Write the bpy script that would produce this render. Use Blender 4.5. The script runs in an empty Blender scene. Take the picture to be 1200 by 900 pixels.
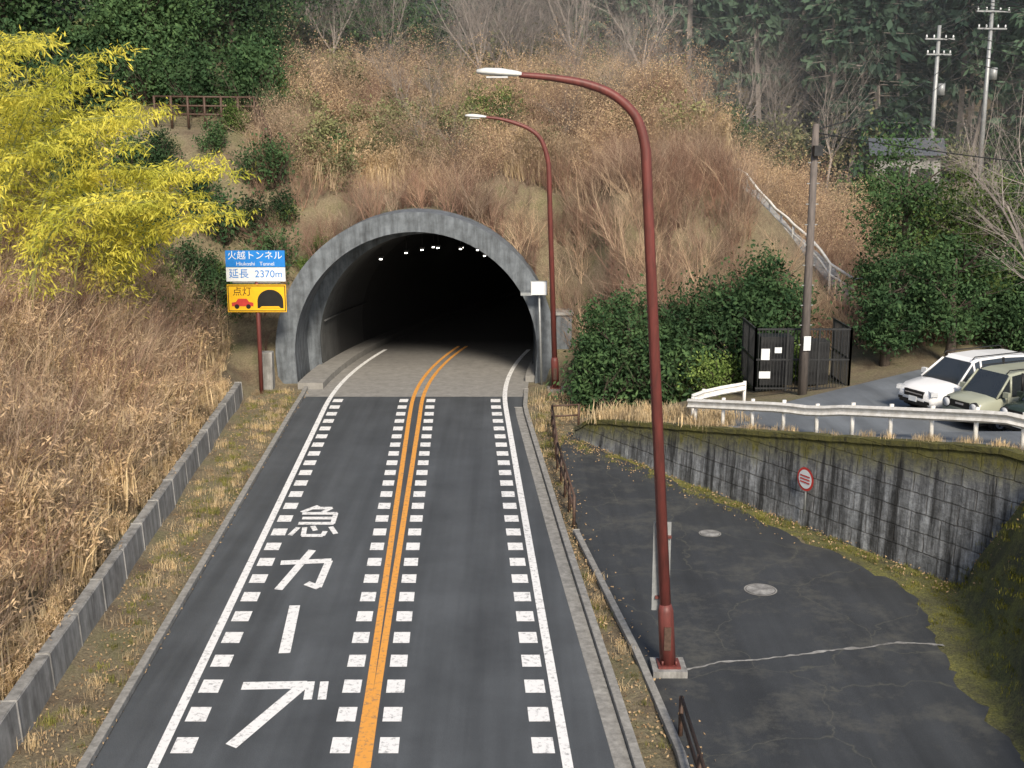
import bpy, math, random
import numpy as np
from mathutils import Vector, noise
random.seed(4); R=np.random.default_rng(7)
sc=bpy.context.scene
sc.view_settings.view_transform='Standard'; sc.view_settings.look='None'; sc.view_settings.exposure=0

# ------------------------------------------------------------ materials
def newmat(name):
    m=bpy.data.materials.new(name); m.use_nodes=True
    nt=m.node_tree; return m,nt,nt.nodes['Principled BSDF']
def N(nt,t,**k):
    n=nt.nodes.new(t)
    for a,b in k.items(): setattr(n,a,b)
    return n
def coords(nt,scale=(1,1,1),kind='Object'):
    tc=N(nt,'ShaderNodeTexCoord'); mp=N(nt,'ShaderNodeMapping'); mp.inputs['Scale'].default_value=scale
    nt.links.new(tc.outputs[kind],mp.inputs['Vector']); return mp.outputs[0]
def noi(nt,scale,vec,detail=5,rough=.6):
    n=N(nt,'ShaderNodeTexNoise'); n.inputs['Scale'].default_value=scale; n.inputs['Detail'].default_value=detail
    n.inputs['Roughness'].default_value=rough; nt.links.new(vec,n.inputs['Vector']); return n.outputs['Fac']
def ramp(nt,fac,stops):
    r=N(nt,'ShaderNodeValToRGB'); e=r.color_ramp.elements
    while len(e)<len(stops): e.new(.5)
    for i,(p,c) in enumerate(stops):
        e[i].position=p; e[i].color=(c,c,c,1) if not hasattr(c,'__len__') else (*c,1)
    nt.links.new(fac,r.inputs[0]); return r.outputs[0]
def mix(nt,f,a,b,mode='MIX'):
    m=N(nt,'ShaderNodeMix',data_type='RGBA',blend_type=mode)
    for s,v in ((0,f),(6,a),(7,b)):
        if hasattr(v,'is_output'): nt.links.new(v,m.inputs[s])
        elif s==0: m.inputs[0].default_value=v
        else: m.inputs[s].default_value=(*v,1)
    return m.outputs[2]
def bump(nt,b,h,st=.3,dist=.05):
    n=N(nt,'ShaderNodeBump'); n.inputs['Strength'].default_value=st; n.inputs['Distance'].default_value=dist
    nt.links.new(h,n.inputs['Height']); nt.links.new(n.outputs[0],b.inputs['Normal'])
def simple(name,c1,c2=None,scale=4,rough=.7,bs=.0,metal=0,stretch=(1,1,1),spec=.4):
    m,nt,b=newmat(name); c2=c2 or tuple(x*.75 for x in c1)
    v=coords(nt,stretch); n=noi(nt,scale,v)
    nt.links.new(ramp(nt,n,[(.32,c2),(.68,c1)]),b.inputs['Base Color'])
    b.inputs['Roughness'].default_value=rough; b.inputs['Metallic'].default_value=metal
    b.inputs['Specular IOR Level'].default_value=spec
    if bs: bump(nt,b,n,bs)
    return m
def leafmat(name,c1,c2,trans=0,scale=1.2):
    m,nt,b=newmat(name); v=coords(nt); n=noi(nt,scale,v,2)
    oi=N(nt,'ShaderNodeObjectInfo')
    col=ramp(nt,n,[(.3,c1),(.7,c2)])
    dark=ramp(nt,oi.outputs['Random'],[(0,(.50,.50,.54)),(.5,(.95,.95,.95)),(1,(1.3,1.25,1.15))])
    col=mix(nt,1.0,col,dark,'MULTIPLY')
    d=N(nt,'ShaderNodeBsdfDiffuse'); nt.links.new(col,d.inputs[0]); out=nt.nodes['Material Output'].inputs[0]
    nt.nodes.remove(b)
    if trans:
        t=N(nt,'ShaderNodeBsdfTranslucent'); nt.links.new(col,t.inputs[0])
        s=N(nt,'ShaderNodeMixShader'); s.inputs[0].default_value=trans
        nt.links.new(d.outputs[0],s.inputs[1]); nt.links.new(t.outputs[0],s.inputs[2]); nt.links.new(s.outputs[0],out)
    else: nt.links.new(d.outputs[0],out)
    return m
def asphalt(name,lo,hi,cracks=0,tint=(.90,1,1.10)):
    m,nt,b=newmat(name); v=coords(nt)
    fine=noi(nt,55,v,2); big=noi(nt,.35,v,6,.7); vs=coords(nt,(1.3,.05,1)); st=noi(nt,1.2,vs,3)
    c=ramp(nt,fine,[(.3,tuple(lo*t for t in tint)),(.72,tuple(hi*t for t in tint))])
    c=mix(nt,1,c,ramp(nt,big,[(.3,.78),(.7,1.2)]),'MULTIPLY')
    c=mix(nt,1,c,ramp(nt,st,[(.35,.8),(.65,1.15)]),'MULTIPLY')
    if cracks:
        vo=N(nt,'ShaderNodeTexVoronoi',feature='DISTANCE_TO_EDGE'); vo.inputs['Scale'].default_value=.3
        w=N(nt,'ShaderNodeVectorMath',operation='ADD'); nn=N(nt,'ShaderNodeTexNoise'); nn.inputs['Scale'].default_value=1.1; nn.inputs['Detail'].default_value=5
        nt.links.new(v,nn.inputs['Vector']); nt.links.new(v,w.inputs[0]); nt.links.new(nn.outputs['Color'],w.inputs[1])
        nt.links.new(w.outputs[0],vo.inputs['Vector'])
        f=ramp(nt,vo.outputs['Distance'],[(.0,.45),(.006,0)])
        c=mix(nt,f,c,(.12,.12,.09))
        f2=ramp(nt,noi(nt,.6,v,9,.78),[(.50,0),(.68,.65)])
        c=mix(nt,f2,c,(.105,.105,.09))
    nt.links.new(c,b.inputs['Base Color']); b.inputs['Roughness'].default_value=.66
    bump(nt,b,fine,.35,.01); return m
def paint(name,c,under=(.11,.115,.12)):
    m,nt,b=newmat(name); v=coords(nt); f=ramp(nt,noi(nt,9,v,9,.75),[(.35,.75),(.48,.04)])
    nt.links.new(mix(nt,f,c,under),b.inputs['Base Color']); b.inputs['Roughness'].default_value=.6; return m
def concrete(name,c,dark=.55,scale=1.0,stain=1.0,painted_dark=None):
    m,nt,b=newmat(name); v=coords(nt); n1=noi(nt,2.2*scale,v,8,.7); vs=coords(nt,(2.2,2.2,.25)); n2=noi(nt,1.6,vs,6,.7); n3=noi(nt,40,v,3)
    col=ramp(nt,n1,[(.3,tuple(x*dark for x in c)),(.65,c)])
    col=mix(nt,1,col,ramp(nt,n2,[(.32,.45+.5*(1-stain)),(.6,1.08)]),'MULTIPLY')
    if painted_dark:   # tunnel darkness painted into the colour, near black with depth
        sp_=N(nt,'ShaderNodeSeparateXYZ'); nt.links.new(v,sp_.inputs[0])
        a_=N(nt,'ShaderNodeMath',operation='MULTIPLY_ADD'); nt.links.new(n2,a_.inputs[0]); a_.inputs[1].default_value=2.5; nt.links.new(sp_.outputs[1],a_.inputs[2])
        mr_=N(nt,'ShaderNodeMapRange'); nt.links.new(a_.outputs[0],mr_.inputs[0]); mr_.inputs[1].default_value=painted_dark[0]; mr_.inputs[2].default_value=painted_dark[1]
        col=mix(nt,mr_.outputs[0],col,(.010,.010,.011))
    nt.links.new(col,b.inputs['Base Color']); b.inputs['Roughness'].default_value=.85
    bump(nt,b,n3,.3,.02); return m

M={}
M['asph']=asphalt('asphalt_main',.058,.096)
M['asph2']=asphalt('asphalt_old',.030,.055,1)
M['asph3']=asphalt('asphalt_parking',.14,.19)
M['pave']=concrete('pavement_concrete',(.27,.265,.25),.7,1,.2,(56,64))  # last pair: Y range where the tunnel's shade is painted in
M['white']=paint('paint_white',(.80,.81,.81)); M['yellow']=paint('paint_orange',(.75,.34,.06))
M['conc']=concrete('concrete_old',(.33,.33,.32)); M['portal']=concrete('portal_concrete',(.17,.195,.22),.5)
M['kerb']=concrete('kerb_concrete',(.32,.315,.295),.55,3,.5)
M['liner']=concrete('tunnel_liner',(.20,.21,.21),.5,1,1,(54.5,59))  # lining colour also fades to painted tunnel shade over the last pair
M['painted_dark']=simple('tunnel_painted_dark',(.006,.006,.007),rough=.95)  # near-black colour standing in for the unlit depth of the tunnel
M['rust']=simple('lamp_paint_redbrown',(.18,.048,.042),(.10,.034,.03),9,.5,.1,stretch=(1,1,.2))
M['brown']=simple('brown_steel',(.10,.06,.045),(.055,.035,.025),12,.6)
M['grey']=simple('grey_metal',(.35,.37,.38),(.26,.28,.29),6,.45,0,.3)
M['lampw']=simple('lamp_head',(.7,.72,.72),(.55,.57,.57),3,.35)
M['dark']=simple('dark_metal',(.03,.032,.034),(.015,.016,.018),6,.5)
M['bark']=simple('bark',(.12,.095,.075),(.06,.048,.04),7,.9,.5,stretch=(3,3,.5))
M['palebark']=simple('pale_bark',(.30,.27,.25),(.17,.15,.135),7,.9)
M['twig']=leafmat('twig_dry',(.17,.105,.085),(.34,.225,.17))
M['twigp']=leafmat('twig_pale',(.33,.24,.175),(.56,.44,.32))
M['straw']=leafmat('straw_grass',(.42,.32,.18),(.72,.59,.39),.2)
M['dryleaf']=leafmat('dry_leaf',(.27,.18,.10),(.5,.37,.22),0,2.5)
M['fluff']=leafmat('seed_fluff',(.38,.27,.17),(.60,.47,.32),.2,2.5)
M['green']=leafmat('evergreen_leaf',(.026,.058,.03),(.075,.13,.055),0,1.5)
M['green2']=leafmat('evergreen_leaf_bright',(.06,.11,.03),(.16,.22,.07),0,1.2)
M['sage']=leafmat('grey_green_leaf',(.11,.13,.06),(.22,.23,.12),0,1.2)
M['cedar']=leafmat('cedar_needle',(.033,.066,.048),(.078,.125,.083),0,.35)
M['bamboo']=leafmat('bamboo_leaf',(.34,.37,.06),(.74,.68,.13),.4,.6)
M['weed']=leafmat('weed_leaf',(.10,.12,.03),(.28,.26,.09),0,3)
M['mossy']=leafmat('moss_tuft',(.09,.10,.02),(.23,.22,.04),0,2)
M['culm']=simple('bamboo_culm',(.3,.32,.1),(.18,.2,.07),3,.5)
M['glass']=simple('car_glass',(.03,.035,.04),(.02,.025,.03),1,.08,spec=.8)
M['tyre']=simple('tyre',(.018,.018,.018),(.012,.012,.012),8,.85)
M['chrome']=simple('wheel_alloy',(.5,.5,.52),(.4,.4,.42),5,.3,0,.6)
M['carw']=simple('car_white',(.8,.81,.82),(.77,.78,.79),1,.25)
M['carkh']=simple('car_khaki',(.34,.36,.29),(.31,.33,.26),1,.28)
M['carbk']=simple('car_darkgreen',(.03,.045,.035),(.025,.038,.03),1,.25)
M['lens']=simple('headlamp_lens',(.6,.63,.66),(.45,.47,.5),9,.1)
M['rail']=simple('guardrail_white',(.78,.78,.76),(.55,.54,.50),5,.5)
M['blue']=simple('sign_blue',(.02,.22,.66),(.018,.19,.58),3,.4)
M['signw']=simple('sign_white',(.75,.78,.8),(.66,.7,.72),4,.4)
M['signy']=simple('sign_yellow',(.85,.50,.02),(.8,.45,.02),3,.4)
M['black']=simple('sign_black',(.015,.015,.015),(.01,.01,.01),3,.5)
M['red']=simple('sign_red',(.55,.05,.04),(.45,.04,.035),5,.5)
M['roof']=simple('roof_dark',(.09,.1,.12),(.06,.07,.085),3,.6)
M['polew']=simple('pole_weathered',(.16,.14,.13),(.09,.08,.075),8,.85,stretch=(2,2,.3))
m,nt,b=newmat('tunnel_lamp'); b.inputs['Emission Color'].default_value=(1,.95,.85,1); b.inputs['Emission Strength'].default_value=6; M['lit']=m
m,nt,b=newmat('ground_soil'); v=coords(nt)
n1=noi(nt,.5,v,8,.7); n2=noi(nt,14,v,6,.75)
c=ramp(nt,n1,[(.35,(.12,.09,.06)),(.5,(.19,.16,.10)),(.66,(.13,.13,.06))])
c=mix(nt,1,c,ramp(nt,n2,[(.3,.5),(.7,1.5)]),'MULTIPLY')
nt.links.new(c,b.inputs['Base Color']); b.inputs['Roughness'].default_value=.95; bump(nt,b,n2,.8,.08); M['soil']=m
m,nt,b=newmat('moss'); v=coords(nt); n1=noi(nt,1.1,v,10,.8); n2=noi(nt,22,v,4)
c=ramp(nt,n1,[(.32,(.06,.056,.038)),(.46,(.10,.10,.04)),(.56,(.15,.15,.045)),(.7,(.21,.20,.04))])
c=mix(nt,1,c,ramp(nt,n2,[(.3,.5),(.7,1.4)]),'MULTIPLY')
nt.links.new(c,b.inputs['Base Color']); b.inputs['Roughness'].default_value=.95; bump(nt,b,n2,.8,.05); M['moss']=m

# ------------------------------------------------------------ mesh builder
class MB:
    def __init__(s): s.v=[]; s.f=[]; s.m=[]; s.n=0; s.mats=[]; s.sm=[]
    def mi(s,k):
        if k not in s.mats: s.mats.append(k)
        return s.mats.index(k)
    def add(s,V,F,mat,smooth=False):
        V=np.asarray(V,float).reshape(-1,3); i=s.mi(mat)
        s.v.append(V)
        if isinstance(F,np.ndarray): F=(F+s.n).tolist()
        else: F=[[a+s.n for a in f] for f in F]
        s.f+=F; s.m+=[i]*len(F); s.sm+=[smooth]*len(F); s.n+=len(V)
    def box(s,c,d,mat,rz=0):
        x,y,z=[a/2 for a in d]; co,si=math.cos(rz),math.sin(rz)
        V=[]
        for k in (-z,z):
            for (a,bb) in ((-x,-y),(x,-y),(x,y),(-x,y)):
                V.append((c[0]+a*co-bb*si,c[1]+a*si+bb*co,c[2]+k))
        s.add(V,[[3,2,1,0],[4,5,6,7],[0,1,5,4],[1,2,6,5],[2,3,7,6],[3,0,4,7]],mat)
    def tube(s,path,rad,mat,n=10,cap=True):
        P=[Vector(p) for p in path]; 
        if not hasattr(rad,'__len__'): rad=[rad]*len(P)
        V=[];up=None
        for i,p in enumerate(P):
            t=(P[min(i+1,len(P)-1)]-P[max(i-1,0)]).normalized()
            if up is None: up=Vector((0,1,0)) if abs(t.y)<.9 else Vector((1,0,0))
            a=t.cross(up).normalized(); bb=a.cross(t).normalized(); up=bb
            for k in range(n):
                q=2*math.pi*k/n; V.append(p+a*math.cos(q)*rad[i]+bb*math.sin(q)*rad[i])
        F=[[i*n+k,i*n+(k+1)%n,(i+1)*n+(k+1)%n,(i+1)*n+k] for i in range(len(P)-1) for k in range(n)]
        if cap: F+=[list(range(n))[::-1],[(len(P)-1)*n+k for k in range(n)]]
        s.add([tuple(x) for x in V],F,mat,True)
    def sweep(s,path,prof,mat,closed=True):
        P=[Vector(p) for p in path]; V=[]; n=len(prof)
        for i,p in enumerate(P):
            t=(P[min(i+1,len(P)-1)]-P[max(i-1,0)]); t.z=0; t.normalize(); sd=Vector((t.y,-t.x,0))
            for (a,z) in prof: V.append(tuple(p+sd*a+Vector((0,0,z))))
        m=n if closed else n-1
        F=[[i*n+k,i*n+(k+1)%n,(i+1)*n+(k+1)%n,(i+1)*n+k] for i in range(len(P)-1) for k in range(m)]
        if closed: F+=[list(range(n)),[(len(P)-1)*n+k for k in range(n)][::-1]]
        s.add(V,F,mat)
    def segs(s,S,mat):
        S=np.array(S,float); a=S[:,0:3]; b_=S[:,3:6]; t=b_-a; t/=np.linalg.norm(t,axis=1,keepdims=True)+1e-9
        ref=np.where(np.abs(t[:,2:3])<.9,[[0,0,1.]],[[1.,0,0]]); x=np.cross(t,ref); x/=np.linalg.norm(x,axis=1,keepdims=True); y=np.cross(t,x)
        V=[]
        for (p,r) in ((a,S[:,6:7]),(b_,S[:,7:8])):
            for k in range(3):
                q=2*math.pi*k/3; V.append(p+x*r*math.cos(q)+y*r*math.sin(q))
        V=np.stack(V,1).reshape(-1,3); o=np.arange(len(S))[:,None]*6
        F=np.concatenate([o+np.array([[k,(k+1)%3,3+(k+1)%3,3+k]]) for k in range(3)])
        s.add(V,F,mat)
    def leaves(s,P,L,W,mat,zb=0.,D=None,jit=1.):
        P=np.asarray(P,float); n=len(P); d=R.normal(size=(n,3))*jit
        if D is not None: d+=D
        d[:,2]+=zb; d/=np.linalg.norm(d,axis=1,keepdims=True)
        r=R.normal(size=(n,3)); sd=np.cross(d,r); sd/=np.linalg.norm(sd,axis=1,keepdims=True)
        l=(L*(.6+.8*R.random((n,1)))); w=W*(.6+.8*R.random((n,1)))
        V=np.stack([P,P+d*l*.5+sd*w*.5,P+d*l,P+d*l*.5-sd*w*.5],1).reshape(-1,3)
        s.add(V,np.arange(n)[:,None]*4+np.array([[0,1,2,3]]),mat)
    def obj(s,name,parent=None,loc=(0,0,0),rot=(0,0,0),bevel=0):
        me=bpy.data.meshes.new(name); me.from_pydata(np.concatenate(s.v).tolist(),[],s.f); me.update()
        for k in s.mats: me.materials.append(M[k])
        me.polygons.foreach_set('material_index',s.m); me.polygons.foreach_set('use_smooth',s.sm)
        o=bpy.data.objects.new(name,me); sc.collection.objects.link(o); o.location=loc; o.rotation_euler=rot
        if parent: o.parent=parent
        if bevel:
            bm=o.modifiers.new('bevel','BEVEL'); bm.width=bevel; bm.segments=2; bm.limit_method='ANGLE'
        return o
def sm(a,b_,x):
    t=max(0,min(1,(x-a)/(b_-a))); return t*t*(3-2*t)
def nz(x,y,s,o=0): return noise.noise(Vector((x*s+o,y*s+o*1.7,o)))

# ------------------------------------------------------------ terrain
def xc(Y):
    x=-1.79-.0445*Y
    if Y>47:
        e=min(Y,72)-47; x+=e*e/100.
        if Y>72: x+=(Y-72)*.5
    return x
def xr(Y): return np.interp(Y,[5,19.3,30.6,46.6,49.5],[2.9,2.12,1.38,.42,.5])
def lowx(Y): return np.interp(Y,[12,19.5,23.8,31.4,41.5,44],[3.0,3.05,2.64,1.72,1.6,1.9])
def xl(Y): return -8.7-.076*(min(Y,52)-17)
def dwall(X,Y): return (X-2.6)*.853+(Y-41.8)*.5225
def along(X,Y): return (X-2.6)*.5225-(Y-41.8)*.853
def PK(X,Y):
    return max(.3,min(.9+.142*(X-3.2)-.108*(Y-41),2.35+1.2*sm(34,28.5,Y)))
PCX=-4.2; PY=51.6; PZC=1.4; RI=5.3; RO=6.15
def terr(X,Y):
    z=-.06
    if X<xc(min(Y,49))-5.3 and X>xl(Y): z=.05+.05*nz(X,Y,1.1)
    if xr(Y)+.45<X: z=.0
    lo=lowx(Y)
    if xr(Y)+.5<X<lo-.2: z=.1+.04*nz(X,Y,1.3)
    if X>lo-.2: z=-.03
    d=xl(Y)-X
    if d>0:
        z=max(z,min(.82*d,7.4+.15*(d-9.4))+.8*nz(X,Y,.25)*min(1,d/3))
    dw=dwall(X,Y)
    if Y<46 and dw>.75: z=max(z,(PK(X,Y)-.06)*sm(-2,.3,along(X,Y)))
    elif Y<27.6:
        d2=X-(11.0-.2*(27.6-Y))
        if d2>0: z=max(z,min(2.5*d2,PK(X,Y)-.1)+.3*nz(X,Y,.8)*min(1,d2))
    if Y>=44 and X>6: 
        z=max(z,min(PK(X,44)+.15*max(0,Y-45),7.5)*sm(6,10,X))
    if Y>PY+.9 or abs(X-PCX)>RO-.02:
        toe=50.8-4.3*sm(2.5,5,X); e=Y-toe
        if e>0:
            f=min(1.15*e,8+.28*(e-6.96)); f=min(f,12.0+.02*e)
            m_=1-sm(9.5,18.5,X+.1*(Y-55))
            f=f*m_+.9*nz(X,Y,.16,3)*min(1,e/6)+2.6*sm(-9,-14,X)*sm(54,60,Y)
            z=max(z,f)
    if Y>86:
        z=max(z,min(5+.62*(Y-88)+3*nz(X,Y,.03,9),70))
    if X>58:
        z=max(z,min(.5*(X-58),20+4*nz(X,Y,.05,5))+1.2*nz(X,Y,.2,2))
    if X<-38: z=max(z,8+.4*(-38-X)*sm(0,60,-38-X+30))
    if Y>PY+.9:
        dx=X-PCX
        if abs(dx)<RO: 
            A=PZC+math.sqrt(RO*RO-dx*dx)-.06
            if Y<PY+1.3: z=A
            else: z=max(z,A)
    return z
gx=np.unique(np.round(np.concatenate([np.arange(-400,-40,15),np.arange(-40,-22,1.5),np.arange(-22,22,.5),np.arange(22,50,1.5),np.arange(50,120,3),np.arange(120,401,20)]),3))
gy=np.unique(np.round(np.concatenate([np.arange(-300,0,15),np.arange(0,16,2),np.arange(16,52,.5),[PY+.85,PY+.95],np.arange(53,64,.5),np.arange(64,92,1.2),np.arange(92,160,3),np.arange(160,500,15)]),3))
mb=MB(); V=[];F=[];F2=[];nx=len(gx)
for y in gy:
    for x in gx: V.append((x,y,terr(float(x),float(y))))
for j in range(len(gy)-1):
    for i in range(nx-1):
        cy=(gy[j]+gy[j+1])/2; cx_=(gx[i]+gx[i+1])/2
        if abs(gy[j]-(PY+.85))<1e-3 and abs(cx_-PCX)<RO-.1: continue
        q=[j*nx+i,j*nx+i+1,(j+1)*nx+i+1,(j+1)*nx+i]
        moss=(cx_>8.4 and cy<30 and cx_<16) or (dwall(cx_,cy)>-1.1 and dwall(cx_,cy)<.6 and 20<cy<42)
        (F2 if moss else F).append(q)
mb.add(V,F,'soil',True); 
i=mb.mi('moss'); mb.f+=F2; mb.m+=[i]*len(F2); mb.sm+=[True]*len(F2)
mb.obj('ground_terrain')

# ------------------------------------------------------------ roads
def strip(mb,ys,fl,fr,z,mat):
    V=[];F=[]
    for y in ys: V+=[(fl(y),y,z),(fr(y),y,z)]
    for i in range(len(ys)-1): F.append([2*i,2*i+1,2*i+3,2*i+2])
    mb.add(V,F,mat)
mb=MB(); ys=np.arange(-40,49.01,1.0); ys[-1]=49
strip(mb,ys,lambda y:xc(y)-4.77,lambda y:xr(y),.02,'asph')
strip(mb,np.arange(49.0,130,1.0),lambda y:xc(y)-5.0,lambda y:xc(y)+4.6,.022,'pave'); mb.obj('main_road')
mb=MB(); 
def ln(o,w,y0,y1,mat,z=.027):
    f=o if callable(o) else (lambda y:o)
    strip(mb,np.linspace(y0,y1,max(2,int(y1-y0)+1)),lambda y:xc(y)+f(y)-w/2,lambda y:xc(y)+f(y)+w/2,z,mat)
ln(-3.68,.19,-10,60,'white'); ln(3.63,.19,-10,60,'white')
g=lambda y:np.interp(y,[10,22,45,110],[.076,.078,.20,.20])
ln(lambda y:-g(y),.155,-10,61,'yellow'); ln(g,.155,-10,61,'yellow',.0276)
y=10.2
while y<48:
    L=.58
    ln(-3.29,.4,y,y+L,'white'); ln(3.24,.4,y,y+L,'white')
    gg=float(g(y)); ln(-gg-.36,.36,y,y+L,'white'); ln(gg+.36,.36,y,y+L,'white'); y+=1.18
def stroke(p,q,w):
    a=Vector(p);b_=Vector(q);t=(b_-a).normalized();n=Vector((-t.y,t.x))*w/2;a=a-t*w*.25;b_=b_+t*w*.25
    n.y*=1.7
    V=[(xc(k.y)+k.x,k.y,ln.z) for k in (a+n,b_+n,b_-n,a-n)]; ln.z+=.0004
    mb.add(V,[[0,3,2,1]],'white')
ln.z=.028
stroke((-2.61,22.3),(-1.42,22.35),.2); stroke((-1.45,22.3),(-2.42,19.95),.24)
stroke((-1.30,22.45),(-1.27,21.75),.17); stroke((-1.02,22.45),(-.99,21.75),.17)
stroke((-2.15,26.4),(-2.03,23.9),.25)
stroke((-2.85,29.3),(-1.65,29.45),.19); stroke((-2.2,30.2),(-2.68,27.5),.21); stroke((-1.66,29.4),(-1.74,27.65),.2); stroke((-1.74,27.6),(-2.02,27.85),.18)
def kj(*ps):
    for (x0,y0,x1,y1) in ps: stroke((-2.97+1.29*x0,31.3+2.75*y0),(-2.97+1.29*x1,31.3+2.75*y1),.14)
kj((.38,1,.08,.8),(.3,.93,.7,.93),(.7,.93,.56,.8),(.12,.75,.85,.75),(.85,.75,.85,.42),(.16,.59,.85,.59),(.12,.42,.85,.42),(.12,.28,.02,.06),(.27,.28,.3,.05),(.3,.04,.7,.04),(.72,.04,.74,.16),(.44,.32,.52,.2),(.84,.3,.98,.1))
mb.obj('road_marking')
mb=MB()
kp=[(-.09,0),(-.09,.15),(.09,.15),(.09,0)]
mb.sweep([(xc(y)-4.87,y,0) for y in np.arange(-40,49,1.5)]+[(xc(49)-4.9,49.2,0),(-8.95,51.2,0)],kp,'kerb')
mb.obj('road_kerb',bevel=.015)
mb=MB(); mb.sweep([(xr(y)+.1,y,0) for y in np.arange(-40,50.5,1.5)],kp,'kerb'); 
mb.sweep([(xr(y)-.12,y,0) for y in np.arange(-40,48.5,1.5)],[(-.2,0),(-.2,.03),(.12,.03),(.12,0)],'kerb'); mb.obj('road_kerb',bevel=.015)
mb=MB()
lp=[(3.2,-20),(3.1,12),(3.1,19.5),(2.75,23.8),(1.85,31.4),(1.72,41.0),(2.1,43),(2.9,42.4),(3.3,40),(5.9,35.1),(8.5,30.2),(9.7,27.3),(9.4,25),(9.0,22.5),(9.1,20.5),(9.5,16),(9.5,-20)]
pts=[]
for i,p in enumerate(lp):
    q=lp[(i+1)%len(lp)]; L=math.dist(p,q); n=max(1,int(L/.25))
    for k in range(n):
        t=k/n; x=p[0]+(q[0]-p[0])*t; y=p[1]+(q[1]-p[1])*t; j=.15 if x>3.15 else .03
        pts.append((x+j*(nz(x,y,1.3,1)*2+nz(x,y,4,1)),y+j*(nz(x,y,1.3,6)*2+nz(x,y,4,5)),.02))
mb.add(pts,[list(range(len(pts)))],'asph2')
seam=[(3.3,22.9),(4.3,23.35),(5.4,23.6),(6.5,23.9),(7.4,24.1),(8.4,24.35),(9.4,24.3)]
sp=[];
for i in range(121):
    t=i/120*6; k=min(5,int(t)); u=t-k; x=seam[k][0]*(1-u)+seam[k+1][0]*u; y=seam[k][1]*(1-u)+seam[k+1][1]*u
    w=.02+.11*abs(nz(x,y,3)); y+=.1*nz(x,y,1.5)+.04*nz(x,y,6); sp+=[(x,y-w,.026),(x,y+w,.026)]
mb.add(sp,[[2*i,2*i+2,2*i+3,2*i+1] for i in range(120)],'conc')
mb.obj('side_road')
for (x,y,r) in ((6.06,27.45,.40),(5.5,31.6,.31)):
    mb=MB(); n=28
    for (r0,r1,z,k) in ((0,r*.86,.034,'conc'),(r*.9,r,.03,'pave')):
        V=[(r1*math.cos(6.2832*i/n),r1*math.sin(6.2832*i/n),z) for i in range(n)]
        if r0==0: mb.add(V,[list(range(n))],k)
        else:
            V+=[(r0*math.cos(6.2832*i/n),r0*math.sin(6.2832*i/n),z) for i in range(n)]
            mb.add(V,[[i,(i+1)%n,n+(i+1)%n,n+i] for i in range(n)],k)
    mb.obj('manhole_cover',loc=(x,y,0))
mb=MB(); mb.sweep([(3.0,10,0),(3.02,19.5,0),(2.66,23.8,0),(1.78,31.6,0)],[(-.08,0),(-.08,.14),(.08,.14),(.08,0)],'kerb'); mb.obj('side_road_kerb',bevel=.015)
def wp(a,d): return (2.6+.5225*a+.853*d, 41.8-.853*a+.5225*d)
mb=MB();V=[];F=[];A=np.arange(3,30,.6);D=np.arange(.26,22,.6)
for a in A:
    for d in D:
        x,y=wp(a,d); V.append((x,y,PK(x,y)+.03))
for i in range(len(A)-1):
    for j in range(len(D)-1):
        x,y=wp(A[i]+.3,D[j]+.3)
        if y<43.3 and not(A[i]<5.2 and D[j]>3): F.append([i*len(D)+j,(i+1)*len(D)+j,(i+1)*len(D)+j+1,i*len(D)+j+1])
mb.add(V,F,'asph3',True); mb.obj('parking_lot')

# retaining wall (local x along, y thickness, z up)
m,nt,b=newmat('block_wall'); tc=N(nt,'ShaderNodeTexCoord'); sx=N(nt,'ShaderNodeSeparateXYZ')
nn=N(nt,'ShaderNodeTexNoise'); nn.inputs['Scale'].default_value=2.5; nn.inputs['Detail'].default_value=4; nt.links.new(tc.outputs['Object'],nn.inputs['Vector'])
vm=N(nt,'ShaderNodeVectorMath',operation='MULTIPLY_ADD'); nt.links.new(nn.outputs['Color'],vm.inputs[0]); vm.inputs[1].default_value=(.09,0,.09); nt.links.new(tc.outputs['Object'],vm.inputs[2])
nt.links.new(vm.outputs[0],sx.inputs[0])
cb=N(nt,'ShaderNodeCombineXYZ'); nt.links.new(sx.outputs[0],cb.inputs[0]); nt.links.new(sx.outputs[2],cb.inputs[1])
br=N(nt,'ShaderNodeTexBrick'); nt.links.new(cb.outputs[0],br.inputs['Vector'])
br.inputs['Scale'].default_value=1; br.inputs['Brick Width'].default_value=.95; br.inputs['Row Height'].default_value=.5; br.inputs['Mortar Size'].default_value=.022; br.inputs['Mortar Smooth'].default_value=.6
br.inputs['Color1'].default_value=(.29,.31,.33,1); br.inputs['Color2'].default_value=(.24,.26,.28,1); br.inputs['Mortar'].default_value=(.16,.165,.17,1)
v=coords(nt); n1=noi(nt,4.5,v,9,.8); vs=coords(nt,(1.6,1,.10)); n2=noi(nt,1.3,vs,7,.75)
c=mix(nt,1,br.outputs['Color'],ramp(nt,n1,[(.3,.35),(.5,.9),(.7,1.6)]),'MULTIPLY')
c=mix(nt,1,c,ramp(nt,n2,[(.40,.12),(.50,.62),(.6,1.25)]),'MULTIPLY')
h=N(nt,'ShaderNodeMath',operation='MULTIPLY_ADD'); nt.links.new(sx.outputs[0],h.inputs[0]); h.inputs[1].default_value=-.16; nt.links.new(sx.outputs[2],h.inputs[2])
h2=N(nt,'ShaderNodeMath',operation='MULTIPLY_ADD'); nt.links.new(n2,h2.inputs[0]); h2.inputs[1].default_value=2.6; nt.links.new(h.outputs[0],h2.inputs[2])
h3=N(nt,'ShaderNodeMath',operation='MULTIPLY_ADD'); nt.links.new(n1,h3.inputs[0]); h3.inputs[1].default_value=.9; nt.links.new(h2.outputs[0],h3.inputs[2])
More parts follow.
